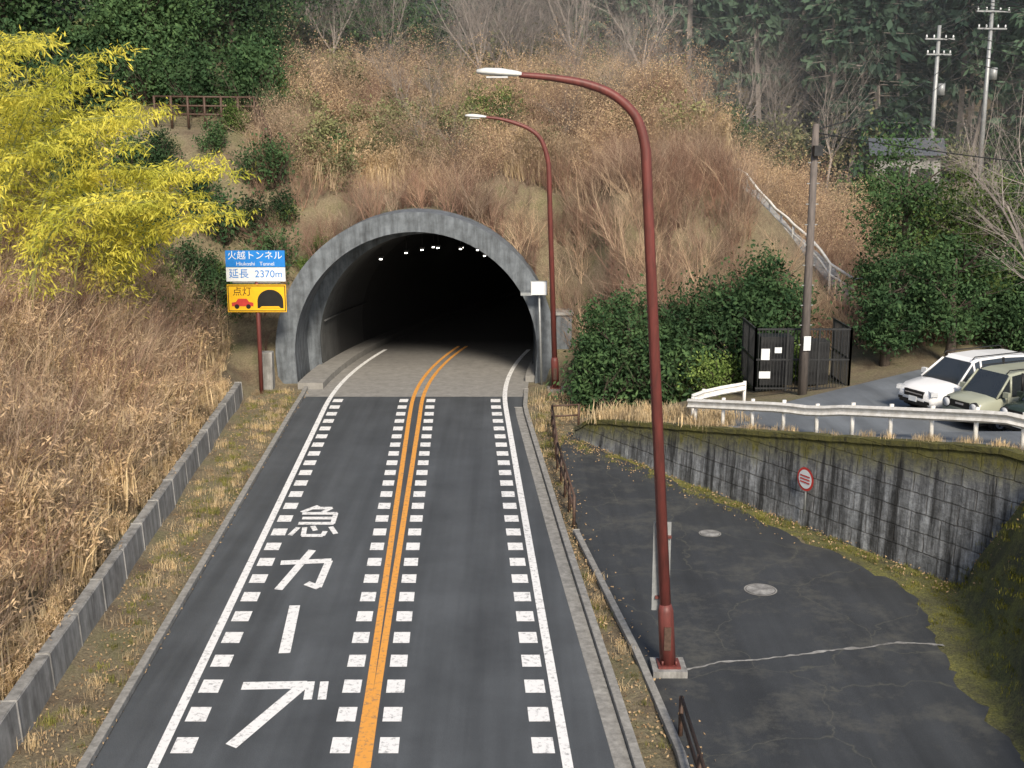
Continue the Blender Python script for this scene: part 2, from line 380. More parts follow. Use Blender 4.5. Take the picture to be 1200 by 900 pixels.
mr=N(nt,'ShaderNodeMapRange'); nt.links.new(h3.outputs[0],mr.inputs[0]); mr.inputs[1].default_value=1.75; mr.inputs[2].default_value=2.45
c=mix(nt,mr.outputs[0],c,ramp(nt,n1,[(.35,(.04,.04,.02)),(.6,(.15,.145,.035))])); nt.links.new(c,b.inputs['Base Color']); b.inputs['Roughness'].default_value=.9
hh=N(nt,'ShaderNodeMath',operation='MULTIPLY_ADD'); nt.links.new(br.outputs['Fac'],hh.inputs[0]); hh.inputs[1].default_value=-.6; nt.links.new(n1,hh.inputs[2])
bump(nt,b,hh.outputs[0],1,.10); M['block']=m
mb=MB(); V=[];n=0;A=np.arange(-.6,20.2,.2)
for a in A:
    x,y=wp(a,0); zt=PK(x,y)*sm(-1.6,.6,a)+.10+.03*nz(a,0,2)
    for (d,z) in ((-.12,-.1),(0,zt-.14),(-.05,zt-.14),(-.05,zt),(.3,zt),(.3,-.1)): V.append((a,d,z))
F=[[i*6+k,(i+1)*6+k,(i+1)*6+(k+1)%6,i*6+(k+1)%6] for i in range(len(A)-1) for k in range(6)]
F+=[[5,4,3,2,1,0]]
mb.add(V,F,'block')
mb.obj('retaining_wall',loc=(2.6,41.8,0),rot=(0,0,math.atan2(-.853,.5225)))
mb=MB()
for s_ in range(20):
    y0=10+s_*2.0;y1=y0+1.985
    if y1>48: break
    zt=.86+.02*nz(0,s_,1.3)
    mb.sweep([(xl(y0)-.18,y0,0),(xl(y1)-.18,y1,0)],[(-.17,-.2),(-.15,zt),(.11,zt),(.17,-.2)],'conc')
mb.obj('roadside_wall',bevel=.02)

# ------------------------------------------------------------ tunnel
mb=MB(); n=40
def arch(r,leg=True):
    P=[(-r*.985,0)] if leg else []
    for i in range(n+1):
        q=math.pi-math.pi*i/n; P.append((r*math.cos(q),PZC+r*math.sin(q)))
    if leg: P.append((r*.985,0))
    return P
def loft(mb,pA,pB,mat,sm_=True):
    k=len(pA); mb.add(pA+pB,[[i,i+1,k+i+1,k+i] for i in range(k-1)],mat,sm_)
ai=arch(RI);ao=arch(RO); hd=.03
def P3(P,y,dx=0): return [(PCX+dx+p[0],y+p[0]*hd,p[1]) for p in P]
loft(mb,P3(ao,PY),P3(ai,PY),'portal',False)
loft(mb,P3(ai,PY),P3(ai,PY+3.2),'portal'); loft(mb,P3(ao,PY+2.4),P3(ao,PY),'portal')
a5=arch(4.95); loft(mb,P3(ai,PY+3.2),P3(a5,PY+3.2,.25),'portal',False)
mb.obj('tunnel_portal')
mb=MB(); prev=None; Y=PY+3.2
def tcx(Y): return xc(Y)+(PCX+.25-xc(PY+3.2))*max(0,1-(Y-PY-3.2)/12)
while Y<125:
    cur=[(tcx(Y)+p[0],Y,p[1]) for p in a5]
    if prev: loft(mb,prev,cur,'liner' if Y<62 else 'painted_dark')
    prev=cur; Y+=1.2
mb.add(prev,[list(range(len(prev)))],'painted_dark')
for s_ in (-1,1):
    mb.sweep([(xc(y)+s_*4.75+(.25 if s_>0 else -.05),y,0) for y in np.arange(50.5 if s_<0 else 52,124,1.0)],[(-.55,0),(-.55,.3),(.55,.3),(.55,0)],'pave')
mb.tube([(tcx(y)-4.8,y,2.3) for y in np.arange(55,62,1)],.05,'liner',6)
mb.obj('tunnel_lining')
mb=MB()
for (X,Y,zz) in ((-6.3,57.5,4.95),(-5.3,60,5.0),(-4.5,60,5.15),(-3.7,60,5.25),(-2.6,60.5,5.15),(-1.4,61,4.75),(-4.2,64,4.9),(-1.9,66,4.55),(-.5,66,4.1),(-2.9,70,4.3),(.6,70,3.7),(-.6,73,3.9),(1.6,76,3.3),(2.6,82,2.9)):
    dx=X-tcx(Y); top=PZC+math.sqrt(max(.1,4.95**2-dx*dx))
    if zz<top: mb.tube([(X,Y,zz),(X,Y,top+.1)],.02,'dark',6)
    mb.box((X,Y,zz+.05),(.22,.5,.10),'dark'); mb.box((X,Y-.12,zz-.03),(.12,.3,.05),'lit')
mb.obj('tunnel_ceiling_light')
mb=MB(); mb.box((1.15,50.9,4.35),(.65,.12,.55),'signw'); mb.box((1.15,50.98,4.35),(.72,.06,.62),'grey'); mb.box((.62,51.0,4.1),(.5,.3,.12),'grey'); mb.tube([(1.15,51.1,4.6),(1.3,51.2,0)],.05,'grey',6); mb.obj('control_box')
mb=MB(); mb.box((2.3,52.7,1.5),(.7,1.2,3.0),'portal'); mb.box((2.3,52.7,3.06),(.85,1.35,.14),'conc'); mb.obj('concrete_abutment',bevel=.03)
mb=MB(); mb.box((-10.55,50.6,.8),(.5,.5,1.7),'conc'); mb.obj('concrete_post',bevel=.04)

# ------------------------------------------------------------ street lamps
def lamp(path,rads,head0,head1,plate):
    mb=MB(); b0=path[0]
    mb.box((b0[0],b0[1],.08),(.7,.7,.16),'conc'); mb.box((b0[0],b0[1],.18),(.46,.46,.05),'rust')
    k=Vector(path[1])-Vector(path[0]); k/=k.z
    q=lambda z:(b0[0]+k.x*z,b0[1]+k.y*z,z)
    mb.tube([q(.2),q(1.35),q(1.5)],[.165,.16,.12],'rust',14)
    for a in range(4):
        c_=math.pi/4+a*math.pi/2; mb.tube([(b0[0]+.2*math.cos(c_),b0[1]+.2*math.sin(c_),.2),(b0[0]+.2*math.cos(c_),b0[1]+.2*math.sin(c_),.3)],.025,'rust',6)
    mb.box((q(.8)[0],b0[1]-.165,.8),(.14,.03,.5),'brown')
    P=[Vector(p) for p in path]; out=[];rr=[]
    for i in range(len(P)-1):
        p0=P[max(i-1,0)];p1=P[i];p2=P[i+1];p3=P[min(i+2,len(P)-1)]
        if i==0: out.append(p1);rr.append(rads[0]);continue
        if i==1: p0=p1+(p1-P[0]).normalized()*-(p2-p1).length
        for s_ in range(5):
            t=s_/5; out.append(.5*((2*p1)+(p2-p0)*t+(2*p0-5*p1+4*p2-p3)*t*t+(-p0+3*p1-3*p2+p3)*t**3)); rr.append(rads[i]+(rads[i+1]-rads[i])*t)
    out.append(P[-1]);rr.append(rads[-1])
    mb.tube([tuple(o) for o in out],rr,'rust',12)
    a=Vector(head0);c_=Vector(head1); t=c_-a; prof=[(0,.05,.05),(.12,.10,.07),(.45,.17,.10),(.8,.16,.09),(1,.06,.05)]
    V=[];n=12
    for (u,w,h_) in prof:
        p=a+t*u
        for k_ in range(n):
            g_=6.2832*k_/n; V.append((p.x,p.y+w*math.cos(g_),p.z+h_*math.sin(g_)*(1 if math.sin(g_)>0 else .5)))
    mb.add(V,[[i*n+k_,i*n+(k_+1)%n,(i+1)*n+(k_+1)%n,(i+1)*n+k_] for i in range(4) for k_ in range(n)]+[list(range(n)),[4*n+k_ for k_ in range(n)]],'lampw',True)
    mb.box(((a.x+c_.x*1.2)/2.2,a.y,min(a.z,c_.z)-.045),(.4,.22,.03),'lens')
    if plate:
        x,y,_=q(2.25); mb.box((x-.03,y+.16,2.25),(.36,.03,1.9),'grey'); mb.box((x,y+.11,2.9),(.3,.08,.05),'rust'); mb.box((x,y+.11,1.6),(.3,.08,.05),'rust')
    return mb.obj('street_lamp')
lamp([(3.24,23,0),(2.53,23,10.6),(2.35,23,11.2),(1.95,23,11.6),(1.44,23,11.82),(.8,23,11.94),(.13,23,12.0)],[.12,.10,.09,.085,.08,.065,.05],(.18,23,12.0),(-.66,23,12.05),True)
lamp([(1.87,50.1,0),(1.51,50.1,9.6),(1.22,50.1,10.55),(.75,50.1,11.0),(.1,50.1,11.27),(-.5,50.1,11.43),(-1.1,50.1,11.5)],[.12,.10,.09,.085,.08,.065,.05],(-1.05,50.1,11.5),(-1.92,50.1,11.55),False)

# ------------------------------------------------------------ tunnel sign
sgn=MB(); W=2.45
sgn.tube([(0,.1,-.3),(0,.1,5.9)],.09,'rust',10)
sgn.box((0,0,5.78),(W,.06,.68),'blue'); sgn.box((0,0,5.13),(W,.06,.58),'signw'); sgn.box((0,0,4.13),(W,.06,1.15),'signy')
for z in (4.0,4.8,5.4): sgn.box((0,.06,z),(2.0,.05,.08),'grey')
yy=-.036
def poly(P,mat,y=yy): sgn.add([(p[0],y,p[1]) for p in P],[list(range(len(P)))],mat)
def frame(x0,z0,x1,z1,w,mat):
    poly([(x0,z0),(x1,z0),(x1,z0+w),(x0,z0+w)],mat);poly([(x0,z1-w),(x1,z1-w),(x1,z1),(x0,z1)],mat)
    poly([(x0,z0+w),(x0+w,z0+w),(x0+w,z1-w),(x0,z1-w)],mat);poly([(x1-w,z0+w),(x1,z0+w),(x1,z1-w),(x1-w,z1-w)],mat)
frame(-W/2+.03,3.59,W/2-.03,4.67,.035,'black')
P=[(.02,3.72)]+[(.56+.54*math.cos(q),4.0+.5*math.sin(q)) for q in np.linspace(math.pi,0,16)]+[(1.1,3.72)]
poly(P,'black')
poly([(.2,3.80),(.9,3.80),(.98,3.735),(.1,3.735)],'signy',-.040)
poly([(-1.05,3.8),(-.15,3.8),(-.15,3.95),(-.32,3.98),(-.42,4.12),(-.78,4.12),(-.88,3.98),(-1.05,3.95)],'red')
for x in (-.84,-.36): poly([(x+.1*math.cos(q),3.79+.1*math.sin(q)) for q in np.linspace(0,6.28,12)[:-1]],'black',-.039)
so=sgn.obj('tunnel_name_sign',loc=(-10.62,49.4,0))
def txt(s_,x,z,size,mat,nm):
    c_=bpy.data.curves.new(nm,'FONT'); c_.body=s_; c_.size=size; c_.align_x='CENTER'; c_.align_y='CENTER'
    o=bpy.data.objects.new(nm,c_); sc.collection.objects.link(o); o.parent=so; o.location=(x,-.04,z); o.rotation_euler=(math.pi/2,0,0); c_.materials.append(M[mat])
txt('火越トンネル',0,5.9,.38,'signw','name_text'); txt('Hiukoshi   Tunnel',0,5.57,.22,'signw','roman_text')
txt('延長  2370m',0,5.14,.42,'blue','length_text'); txt('点灯',-.6,4.4,.4,'black','lights_text')

# ------------------------------------------------------------ guardrails & fences
beam=[(0,.42),(.05,.47),(0,.53),(0,.6),(.05,.66),(0,.73),(-.03,.73),(-.03,.42)]
mb=MB(); path=[]
for a in np.arange(5.2,20.5,.65):
    x,y=wp(a,.42); path.append((x,y,PK(x,y)+.12))
mb.sweep(path,[(p,z+.04) for p,z in beam],'rail')
for a in np.arange(5.5,20.5,1.31):
    x,y=wp(a,.50); z=PK(x,y); mb.tube([(x,y,z-.1),(x,y,z+.95)],.06,'rail',8)
mb.obj('guardrail')
mb=MB(); path=[(5.9,37.9,0),(6.0,38.8,0),(6.5,39.5,0),(7.2,39.9,0),(8.0,40.1,0)]; path=[(x,y,PK(x,y)+.12) for x,y,_ in path]
mb.sweep(path,beam,'rail')
for p in path[::2]: mb.tube([(p[0],p[1]+.08,p[2]-.3),(p[0],p[1]+.08,p[2]+.75)],.06,'rail',8)
mb.obj('guardrail')
def pipe_fence(pts,h,mat,name,step=1.6,rails=(.45,.85),r=.03):
    mb=MB()
    for i in range(len(pts)-1):
        p=Vector(pts[i]);q=Vector(pts[i+1]);n=max(1,round((q-p).length/step))
        for k in range(n+(i==len(pts)-2)):
            c_=p.lerp(q,k/n); mb.tube([(c_.x,c_.y,c_.z-.2),(c_.x,c_.y,c_.z+h)],r*1.3,mat,6)
        for rr in rails: mb.tube([tuple(p+Vector((0,0,h*rr))),tuple(q+Vector((0,0,h*rr)))],r,mat,6)
    return mb.obj(name)
pipe_fence([(2.5,43.6,.1),(1.5,43.4,.1),(1.5,38,.1),(1.75,32.2,.1)],.85,'brown','pipe_fence',1.5,(.5,.97),.035)
pipe_fence([(3.12,20.3,.1),(3.2,12,.1)],.7,'brown','pipe_fence',2,(.5,.97),.035)
fz=terr
pipe_fence([(-17.5,60,fz(-15,60)+.3),(-12.6,60,fz(-13,60)+.4),(-11.4,57.6,fz(-12,58)+.2)],1.35,'brown','wooden_fence',.8,(.35,.65,.97),.05)
hp=[(11.6,68),(12.0,62),(12.5,58.5),(13.0,55.5),(14.0,52.5),(18.2,51.5),(23,51),(30,50)]
mb=MB(); path=[]
for i in range(len(hp)-1):
    for k in range(4):
        t=k/4; x=hp[i][0]*(1-t)+hp[i+1][0]*t; y=hp[i][1]*(1-t)+hp[i+1][1]*t; path.append((x,y,fz(x,y)+1.25+.1*nz(x,y,1)))
HPATH=path
mb.tube(path,.07,'rail',6); mb.tube([(a,b_,c_-.45) for a,b_,c_ in path],.05,'rail',6)
for (x,y,z) in path[::2]: mb.tube([(x,y,z-1.5),(x,y,z+.05)],.06,'rail',6)
mb.sweep([(x+.5,y+.2,z-1.15) for x,y,z in path],[(-.45,-.4),(-.45,.1),(.45,.1),(.45,-.4)],'conc')
mb.obj('hillside_stair_railing')
mb=MB(); x0,x1,y0,y1=8.7,12.1,42.0,44.5; z0=1.8; H=2.3
for (a,b_) in (((x0,y0),(x1,y0)),((x0,y0),(x0,y1)),((x1,y0),(x1,y1))):
    L=math.dist(a,b_); n=int(L/.11)
    for k in range(n+1):
        t=k/n; x=a[0]+(b_[0]-a[0])*t; y=a[1]+(b_[1]-a[1])*t; big=(k%10==0)
        mb.box((x,y,z0+H/2),(.07 if big else .022,.07 if big else .022,H),'dark')
    for z in (.1,1.15,2.25): mb.box(((a[0]+b_[0])/2,(a[1]+b_[1])/2,z0+z),(abs(b_[0]-a[0])+.05,abs(b_[1]-a[1])+.05,.06),'dark')
mb.box((9.7,43.4,z0+.9),(1.2,.8,1.8),'dark'); mb.box((11.2,43.5,z0+.8),(.9,.8,1.6),'dark')
mb.box((9.05,41.95,z0+1.35),(.3,.03,.4),'signw'); mb.box((9.5,41.95,z0+1.5),(.25,.03,.2),'signw'); mb.box((9.05,41.95,z0+.6),(.4,.03,.25),'signw')
mb.obj('utility_enclosure')

def utility_pole(x,y,z,h,arms,mat='grey',r=.17):
    mb=MB(); mb.tube([(0,0,-.5),(0,0,h)],[r,r*.65],mat,12)
    for (zz,L) in arms:
        mb.box((0,-.15,zz),(L,.09,.09),'grey')
        for k in (-.45,-.2,.2,.45): mb.tube([(k*L,-.15,zz+.04),(k*L,-.15,zz+.14),(k*L,-.15,zz+.24)],[.03,.06,.03],'signw',8)
    if arms and len(arms)>1:
        mb.tube([(.35,-.1,h*.62),(.35,-.1,h*.62+.7)],.22,'grey',12)
    else:
        mb.box((.02,-.2,h-.9),(.3,.2,.35),'dark'); mb.box((.0,-.2,h*.2),(.25,.05,.5),'signw')
        for k in range(10): mb.box((0,0,1.8+k*.7),(.45,.03,.03),'grey')
    return mb.obj('utility_pole',loc=(x,y,z),rot=(0,0,.15))
utility_pole(10.3,41.4,1.8,9.4,[],'polew')
utility_pole(25.8,75,fz(25.8,75)-.5,10.8,[(10.0,1.9),(9.1,1.6)])
utility_pole(28.9,75,fz(28.9,75)-.5,12.3,[(11.6,2.2),(10.6,1.9)])
mb=MB()
def wire(a,b_,sag,r=.018):
    a=Vector(a);b_=Vector(b_); mb.tube([tuple(a.lerp(b_,t)-Vector((0,0,sag*4*t*(1-t)))) for t in np.linspace(0,1,14)],r,'dark',4,False)
for k in (0,.35): wire((10.3,41.4,11-k),(28.9,75,17.5-k*3),1.0); 
for k in (0,.5,1.0,1.5): wire((28.9-k,75,18.7-k*.3),(50,48,16+k),1.5,.025); wire((25.8,75,17-k),(50,52,12.5-k),1.4,.025)
wire((10.3,41.4,10.9),(30,30,9.5),.6)
for k in (0,.6): wire((25.8-k,75,16.9),(28.9-k,75,18.5),.15,.02)
mb.obj('overhead_wires')
mb=MB(); mb.box((0,0,1.3),(3.8,3,2.6),'conc'); mb.box((-.6,-1.52,1.1),(1.2,.05,1.6),'dark'); mb.box((1.0,-1.52,1.4),(.9,.05,.8),'glass')
mb.add([(-2.2,-1.9,2.6),(2.2,-1.9,2.6),(2.2,1.9,2.6),(-2.2,1.9,2.6),(-2.2,0,3.6),(2.2,0,3.6)],[[0,1,5,4],[3,4,5,2],[0,4,3],[1,2,5],[0,3,2,1]],'roof')
mb.obj('shed',loc=(23.9,74,fz(23.9,74)+.2),rot=(0,0,-.2))
mb=MB(); n=24
mb.tube([(0,.03,-1.0),(0,.03,.3)],.03,'grey',8)
for (r,k,y) in ((.34,'red',0),(.27,'signw',-.01)):
    mb.add([(r*math.cos(6.2832*i/n),y,r*math.sin(6.2832*i/n)) for i in range(n)],[list(range(n))],k)
for z in (.09,0,-.09): mb.add([(-.2,-.02,z-.02),(.2,-.02,z-.02),(.2,-.02,z+.02),(-.2,-.02,z+.02)],[[0,1,2,3]],'red')
x,y=wp(11.2,-.3); mb.obj('round_traffic_sign',loc=(x,y,1.45),rot=(0,0,-1.1))

# ------------------------------------------------------------ cars
def car(name,paintk,L,Wd,H,kind,loc,rz):
    mb=MB(); w=Wd/2; hl=L/2
    if kind=='suv':
        st=[(-hl,.42,.95,w*.84),(-hl+.12,.3,1.05,w*.95),(-hl+.6,.26,1.08,w),(-.3,.24,1.02,w),(.75,.24,1.0,w),(hl-.9,.26,.95,w*.99),(hl-.35,.28,.87,w*.95),(hl-.08,.32,.76,w*.84),(hl,.38,.64,w*.7)]
        gh=[(-hl+.12,1.04,1.25,.80,.72),(-hl+.42,1.06,H-.06,.9,.70),(-.6,1.04,H,.93,.72),(.35,1.0,H-.03,.93,.70),(.6,1.0,H-.12,.93,.68),(1.28,.985,1.0,.88,.85)]
    else:
        st=[(-hl,.4,1.0,w*.9),(-hl+.08,.3,1.04,w*.98),(-.6,.24,1.02,w),(.6,.24,1.0,w),(hl-.5,.26,.97,w),(hl-.14,.3,.92,w*.97),(hl,.36,.82,w*.9)]
        gh=[(-hl+.08,1.03,H-.12,.93,.84),(-hl+.25,1.03,H,.95,.84),(0,1.0,H,.95,.84),(.45,1.0,H-.06,.95,.82),(.98,.985,1.0,.92,.9)]
    V=[]
    for (x,zb,zs,hw) in st:
        pr=[(hw*.9,zb),(hw,zb+.14),(hw*1.0,(zb+zs)/2+.05),(hw*.97,zs-.07),(hw*.88,zs),(hw*.4,zs+.035)]
        V+=[(x,a,z) for a,z in pr]+[(x,-a,z) for a,z in pr[::-1]]
    n=12
    F=[[i*n+k,(i+1)*n+k,(i+1)*n+(k+1)%n,i*n+(k+1)%n] for i in range(len(st)-1) for k in range(n)]
    F+=[list(range(n)),[(len(st)-1)*n+k for k in range(n)][::-1]]
    mb.add(V,F,paintk,True)
    V=[]
    for (x,z0_,z1_,wb,wt) in gh:
        V+=[(x,w*wb,z0_),(x,w*wt,z1_-.05),(x,w*(wt-.1),z1_),(x,-w*(wt-.1),z1_),(x,-w*wt,z1_-.05),(x,-w*wb,z0_)]
    ng=len(gh)
    for i in range(ng-1):
        o=i*6; last=(i==ng-2)
        sidem='glass' if i>0 else paintk
        for (a,b_,mm) in ((0,1,sidem),(1,2,paintk if not last else 'glass'),(2,3,'glass' if last else paintk),(3,4,paintk if not last else 'glass'),(4,5,sidem)):
            mb.add([V[o+a],V[o+6+a],V[o+6+b_],V[o+b_]],[[0,1,2,3]],mm,False)
    mb.add(V[:6],[[0,1,2,3,4,5]],'glass')
    for s_ in (-1,1):
        for i in range(1,ng-1):
            g_=gh[i]; mb.tube([(g_[0],s_*w*g_[3]*1.0,g_[1]),(g_[0]-.03,s_*w*g_[4]*1.01,g_[2]-.03)],.035,paintk if i!=2 else 'black',6)
        g0,g1=gh[-2],gh[-1]; mb.tube([(g1[0],s_*w*g1[3],g1[1]),(g0[0],s_*w*g0[4],g0[2]-.03)],.035,paintk,6)
        mb.tube([(gh[1][0],s_*w*.66,H+.02),(gh[1][0]+.15,s_*w*.66,H+.06),(gh[-2][0]-.1,s_*w*.66,H+.05),(gh[-2][0],s_*w*.66,H-.04)],.018,'black',6)
        mb.box((.95 if kind=='suv' else .75,s_*(w+.09),1.1),(.12,.2,.15),paintk)
        mb.box((0,s_*(w*.985),.33),(L*.52,.05,.14),'black')
        for xx in (-.35,.62): mb.box((xx,s_*(w+.002),.72),(.012,.01,.5),'black')
        for xx in (-.2,-1.1): mb.box((xx+.35,s_*(w+.012),.86),(.16,.02,.03),'grey')
        for wx in (hl-.86,-hl+.82):
            r=.34 if kind=='suv' else .29
            for (rr,y0,y1,mm) in ((r+.07,w-.12,w+.012,'black'),(r,w-.2,w+.03,'tyre'),(r*.66,w-.1,w+.04,'chrome'),(r*.2,w,w+.05,'grey')):
                V2=[];nn=24
                for yy_ in (y0,y1):
                    for k in range(nn):
                        g_=6.2832*k/nn; V2.append((wx+rr*math.cos(g_),s_*yy_,max(.0 if mm=='tyre' else .1,r+rr*math.sin(g_))))
                mb.add(V2,[[k,(k+1)%nn,nn+(k+1)%nn,nn+k] for k in range(nn)]+[list(range(nn)),[nn+k for k in range(nn)]],mm,False)
            for k in range(5):
                g_=6.2832*k/5; mb.box((wx+r*.36*math.cos(g_),s_*(w+.045),r+r*.36*math.sin(g_)),(.05,.012,.05),'tyre')
        if kind=='suv':
            mb.box((hl-.16,s_*w*.70,.74),(.22,.36,.13),'lens',s_*-.45); mb.box((hl-.03,s_*w*.62,.45),(.08,.18,.09),'black')
        else:
            mb.tube([(hl-.12,s_*w*.7,.74),(hl+.02,s_*w*.7,.74)],.13,'lens',18); mb.tube([(hl-.12,s_*w*.7,.74),(hl+.005,s_*w*.7,.74)],.16,'black',18)
        mb.box((-hl+.03,s_*w*.82,.92),(.1,.12,.3),'red')
    if kind=='suv':
        mb.box((hl-.03,0,.66),(.08,w*.9,.2),'black'); mb.box((hl+.015,0,.67),(.02,w*.8,.03),'chrome'); mb.box((hl-.02,0,.40),(.08,w*1.3,.12),'black')
    else:
        mb.box((hl-.02,0,.76),(.06,w*1.0,.2),'black'); mb.box((hl-.01,0,.42),(.08,w*1.6,.17),'black'); mb.box((hl+.02,0,.78),(.02,w*.4,.05),'chrome')
    mb.box((hl+.04,0,.5),(.015,.33,.16),'signw')
    mb.box((0,0,.3),(L*.86,Wd*.84,.2),'black')
    return mb.obj(name,loc=loc,rot=(0,0,rz))
hdg=math.atan2(-.42,-.91)
car('parked_suv','carw',4.6,1.8,1.7,'suv',(14.5,37.0,PK(14.3,37)+.03),hdg)
car('parked_kei_wagon','carkh',3.4,1.48,1.68,'kei',(14.65,34.8,PK(14.6,35)+.03),hdg-.0)
car('parked_kei_wagon','carbk',3.4,1.48,1.68,'kei',(15.5,32.7,PK(15.6,32.7)+.03),hdg)

# ------------------------------------------------------------ vegetation prototypes
def grow(p,d,L,r,depth,S,T,nb,spread,upb,rng=random):
    n=3; q=Vector(p); dd=Vector(d)
    for i in range(n):
        dd=(dd+Vector((rng.gauss(0,.13),rng.gauss(0,.13),rng.gauss(0,.1)+upb))).normalized()
        q2=q+dd*L/n; S.append((*q,*q2,r*(1-.25*i),r*(1-.25*(i+1)))); 
        if depth>0:
            for _ in range(nb):
                ax=Vector((rng.gauss(0,1),rng.gauss(0,1),rng.gauss(0,.6))).normalized()
                nd=(dd+ax*spread).normalized(); k=rng.uniform(.45,.75)
                grow(q.lerp(q2,rng.random()),nd,L*k,r*.45*(1-.2*i),depth-1,S,T,nb,spread,upb,rng)
        q=q2
    T.append(tuple(q))
def proto_twiggy(leafy,h=1.9,stems=7,depth=2,nb=2,mat='twig',lm='dryleaf',ll=.07):
    mb=MB();S=[];T=[]
    for _ in range(stems):
        a=random.uniform(0,6.28); t=random.uniform(.15,.75)
        grow((random.gauss(0,.18),random.gauss(0,.18),0),(math.cos(a)*t,math.sin(a)*t,1),h*random.uniform(.5,.95),.015,depth,S,T,nb,.7,.03)
    mb.segs(S,mat)
    if leafy:
        T=np.array(T)[::2]; P=np.repeat(T,leafy,0)+R.normal(size=(len(T)*leafy,3))*.11; mb.leaves(P,ll,ll*.5,lm)
    return mb
def proto_grass(n=200,h=1.2,spread=.4,mat='straw',w=.018,plume=.25,root=.12):
    mb=MB();V=[];F=[];k=0
    for _ in range(n):
        a=random.uniform(0,6.28); rr=spread*min(1.3,abs(random.gauss(0,.6))); x=rr*math.cos(a);y=rr*math.sin(a)
        hh=h*random.uniform(.35,1.15); b_=random.uniform(0,6.28); ln_=random.uniform(.1,.75)*hh; cx_,cy_=math.cos(b_)*ln_,math.sin(b_)*ln_
        sx_,sy_=-math.sin(b_)*w,math.cos(b_)*w
        p1=(x+cx_*.3,y+cy_*.3,hh*.6); p2=(x+cx_,y+cy_,hh*(1-.2*random.random()))
        z0_=-root*h
        V+=[(x-sx_,y-sy_,z0_),(x+sx_,y+sy_,z0_),(p1[0]+sx_*.8,p1[1]+sy_*.8,p1[2]),(p1[0]-sx_*.8,p1[1]-sy_*.8,p1[2]),p2]
        F+=[[k,k+1,k+2,k+3],[k+3,k+2,k+4]]; k+=5
    mb.add(V,F,mat)
    if plume:
        P=[];
        for v_ in V[4::5]:
            if random.random()<plume:
                for _ in range(5): P.append((v_[0]+random.gauss(0,.02),v_[1]+random.gauss(0,.02),v_[2]+random.uniform(-.2,.02)))
        if P: mb.leaves(P,.13,.03,'fluff' if mat=='straw' else mat,.3)
    return mb
def clumps(center,rad,nc,nl,csize,leaf,mat,mb,flat=1.,L=None):
    for _ in range(nc):
        d=R.normal(size=3); d/=np.linalg.norm(d); c_=np.array(center)+d*np.array(rad)*(R.random()**.45)
        s_=csize*(.55+.9*R.random()); P=R.normal(size=(nl,3))*s_*.5*np.array([1,1,flat])+c_
        mb.leaves(P,leaf,leaf*.5,mat,-.1)
def proto_green(mat='green'):
    mb=MB(); S=[];T=[]
    for _ in range(6):
        a=random.uniform(0,6.28); grow((0,0,0),(math.cos(a)*.6,math.sin(a)*.6,1),1.3,.03,1,S,T,1,.7,.02)
    mb.segs(S,'bark'); clumps((0,0,.95),(.85,.85,.75),24,60,.42,.14,mat,mb); return mb
def proto_cedar(h=20,w=2.6,z0=.18):
    mb=MB(); S=[(0,0,-1,0,0,h*.5,.26,.16),(0,0,h*.5,0,0,h,.16,.02)]; P=[];D=[]
    for i in range(int(h*5)):
        z=h*(z0+(1-z0)*random.random()**.9); k=(1-(z/h-z0)/(1-z0)); L=w*(k**.75*.9+.12)*random.uniform(.6,1.15); a=random.uniform(0,6.28)
        e=(math.cos(a)*L,math.sin(a)*L,z-L*.12); S.append((0,0,z,*e,.04,.01))
        m_=int(6+L*6)
        for _ in range(m_):
            t=random.random()**.6; P.append((e[0]*t+random.gauss(0,.16),e[1]*t+random.gauss(0,.16),z-L*.12*t+random.gauss(0,.14))); D.append((math.cos(a)*.6,math.sin(a)*.6,-.55))
    for _ in range(14):
        z=h*random.uniform(.05,z0); a=random.uniform(0,6.28); S.append((0,0,z,math.cos(a),math.sin(a),z-.1,.03,.01))
    mb.segs(S,'palebark'); mb.leaves(P,.75,.32,'cedar',0,np.array(D),.5); return mb
def scatter(name,mb,pts):
    V=[];F=[]
    for i,(x,y,z,s_) in enumerate(pts):
        a=random.uniform(0,6.28); h_=s_/2**.5; tx,ty=random.gauss(0,.08),random.gauss(0,.08)
        for k in range(4):
            g_=a+k*math.pi/2; dx,dy=h_*math.cos(g_),h_*math.sin(g_); V.append((x+dx,y+dy,z+dx*tx+dy*ty))
        F.append([4*i,4*i+1,4*i+2,4*i+3])
    me=bpy.data.meshes.new(name); me.from_pydata(V,[],F); me.update(); o=bpy.data.objects.new(name,me); sc.collection.objects.link(o)
    c_=mb.obj(name+'_clump',parent=o); o.instance_type='FACES'; o.use_instance_faces_scale=True; o.instance_faces_scale=1; o.show_instancer_for_render=False; o.show_instancer_for_viewport=False
    return o
def rnd(x0,x1,y0,y1,n,ok,s0,s1,sink=.08):
    out=[]
    for _ in range(n):
        x=random.uniform(x0,x1);y=random.uniform(y0,y1)
        if ok(x,y): out.append((x,y,terr(x,y)-sink,random.uniform(s0,s1)))
    return out
def pathclear(x,y):
    return all(not(abs(x-p[0]*y/p[1])<.9 and (-6.5 if p[1]>57 else -3.2)<y-p[1]<.9) for p in HPATH)
def portal_clear(x,y,m=.5): return not(abs(x-PCX)<RO+m and y<PY+2.0)
def left_ok(x,y): return x<xl(y)-1.15 and y<52
def hill_ok(x,y):
    toe=50.8-4.3*sm(2.5,5,x); return y>toe+.4 and x>xl(y)-1 and x<19-.1*(y-55) and portal_clear(x,y) and pathclear(x,y)
def signfree(x,y): return not(-13<x<-9.3 and 44<y<52)

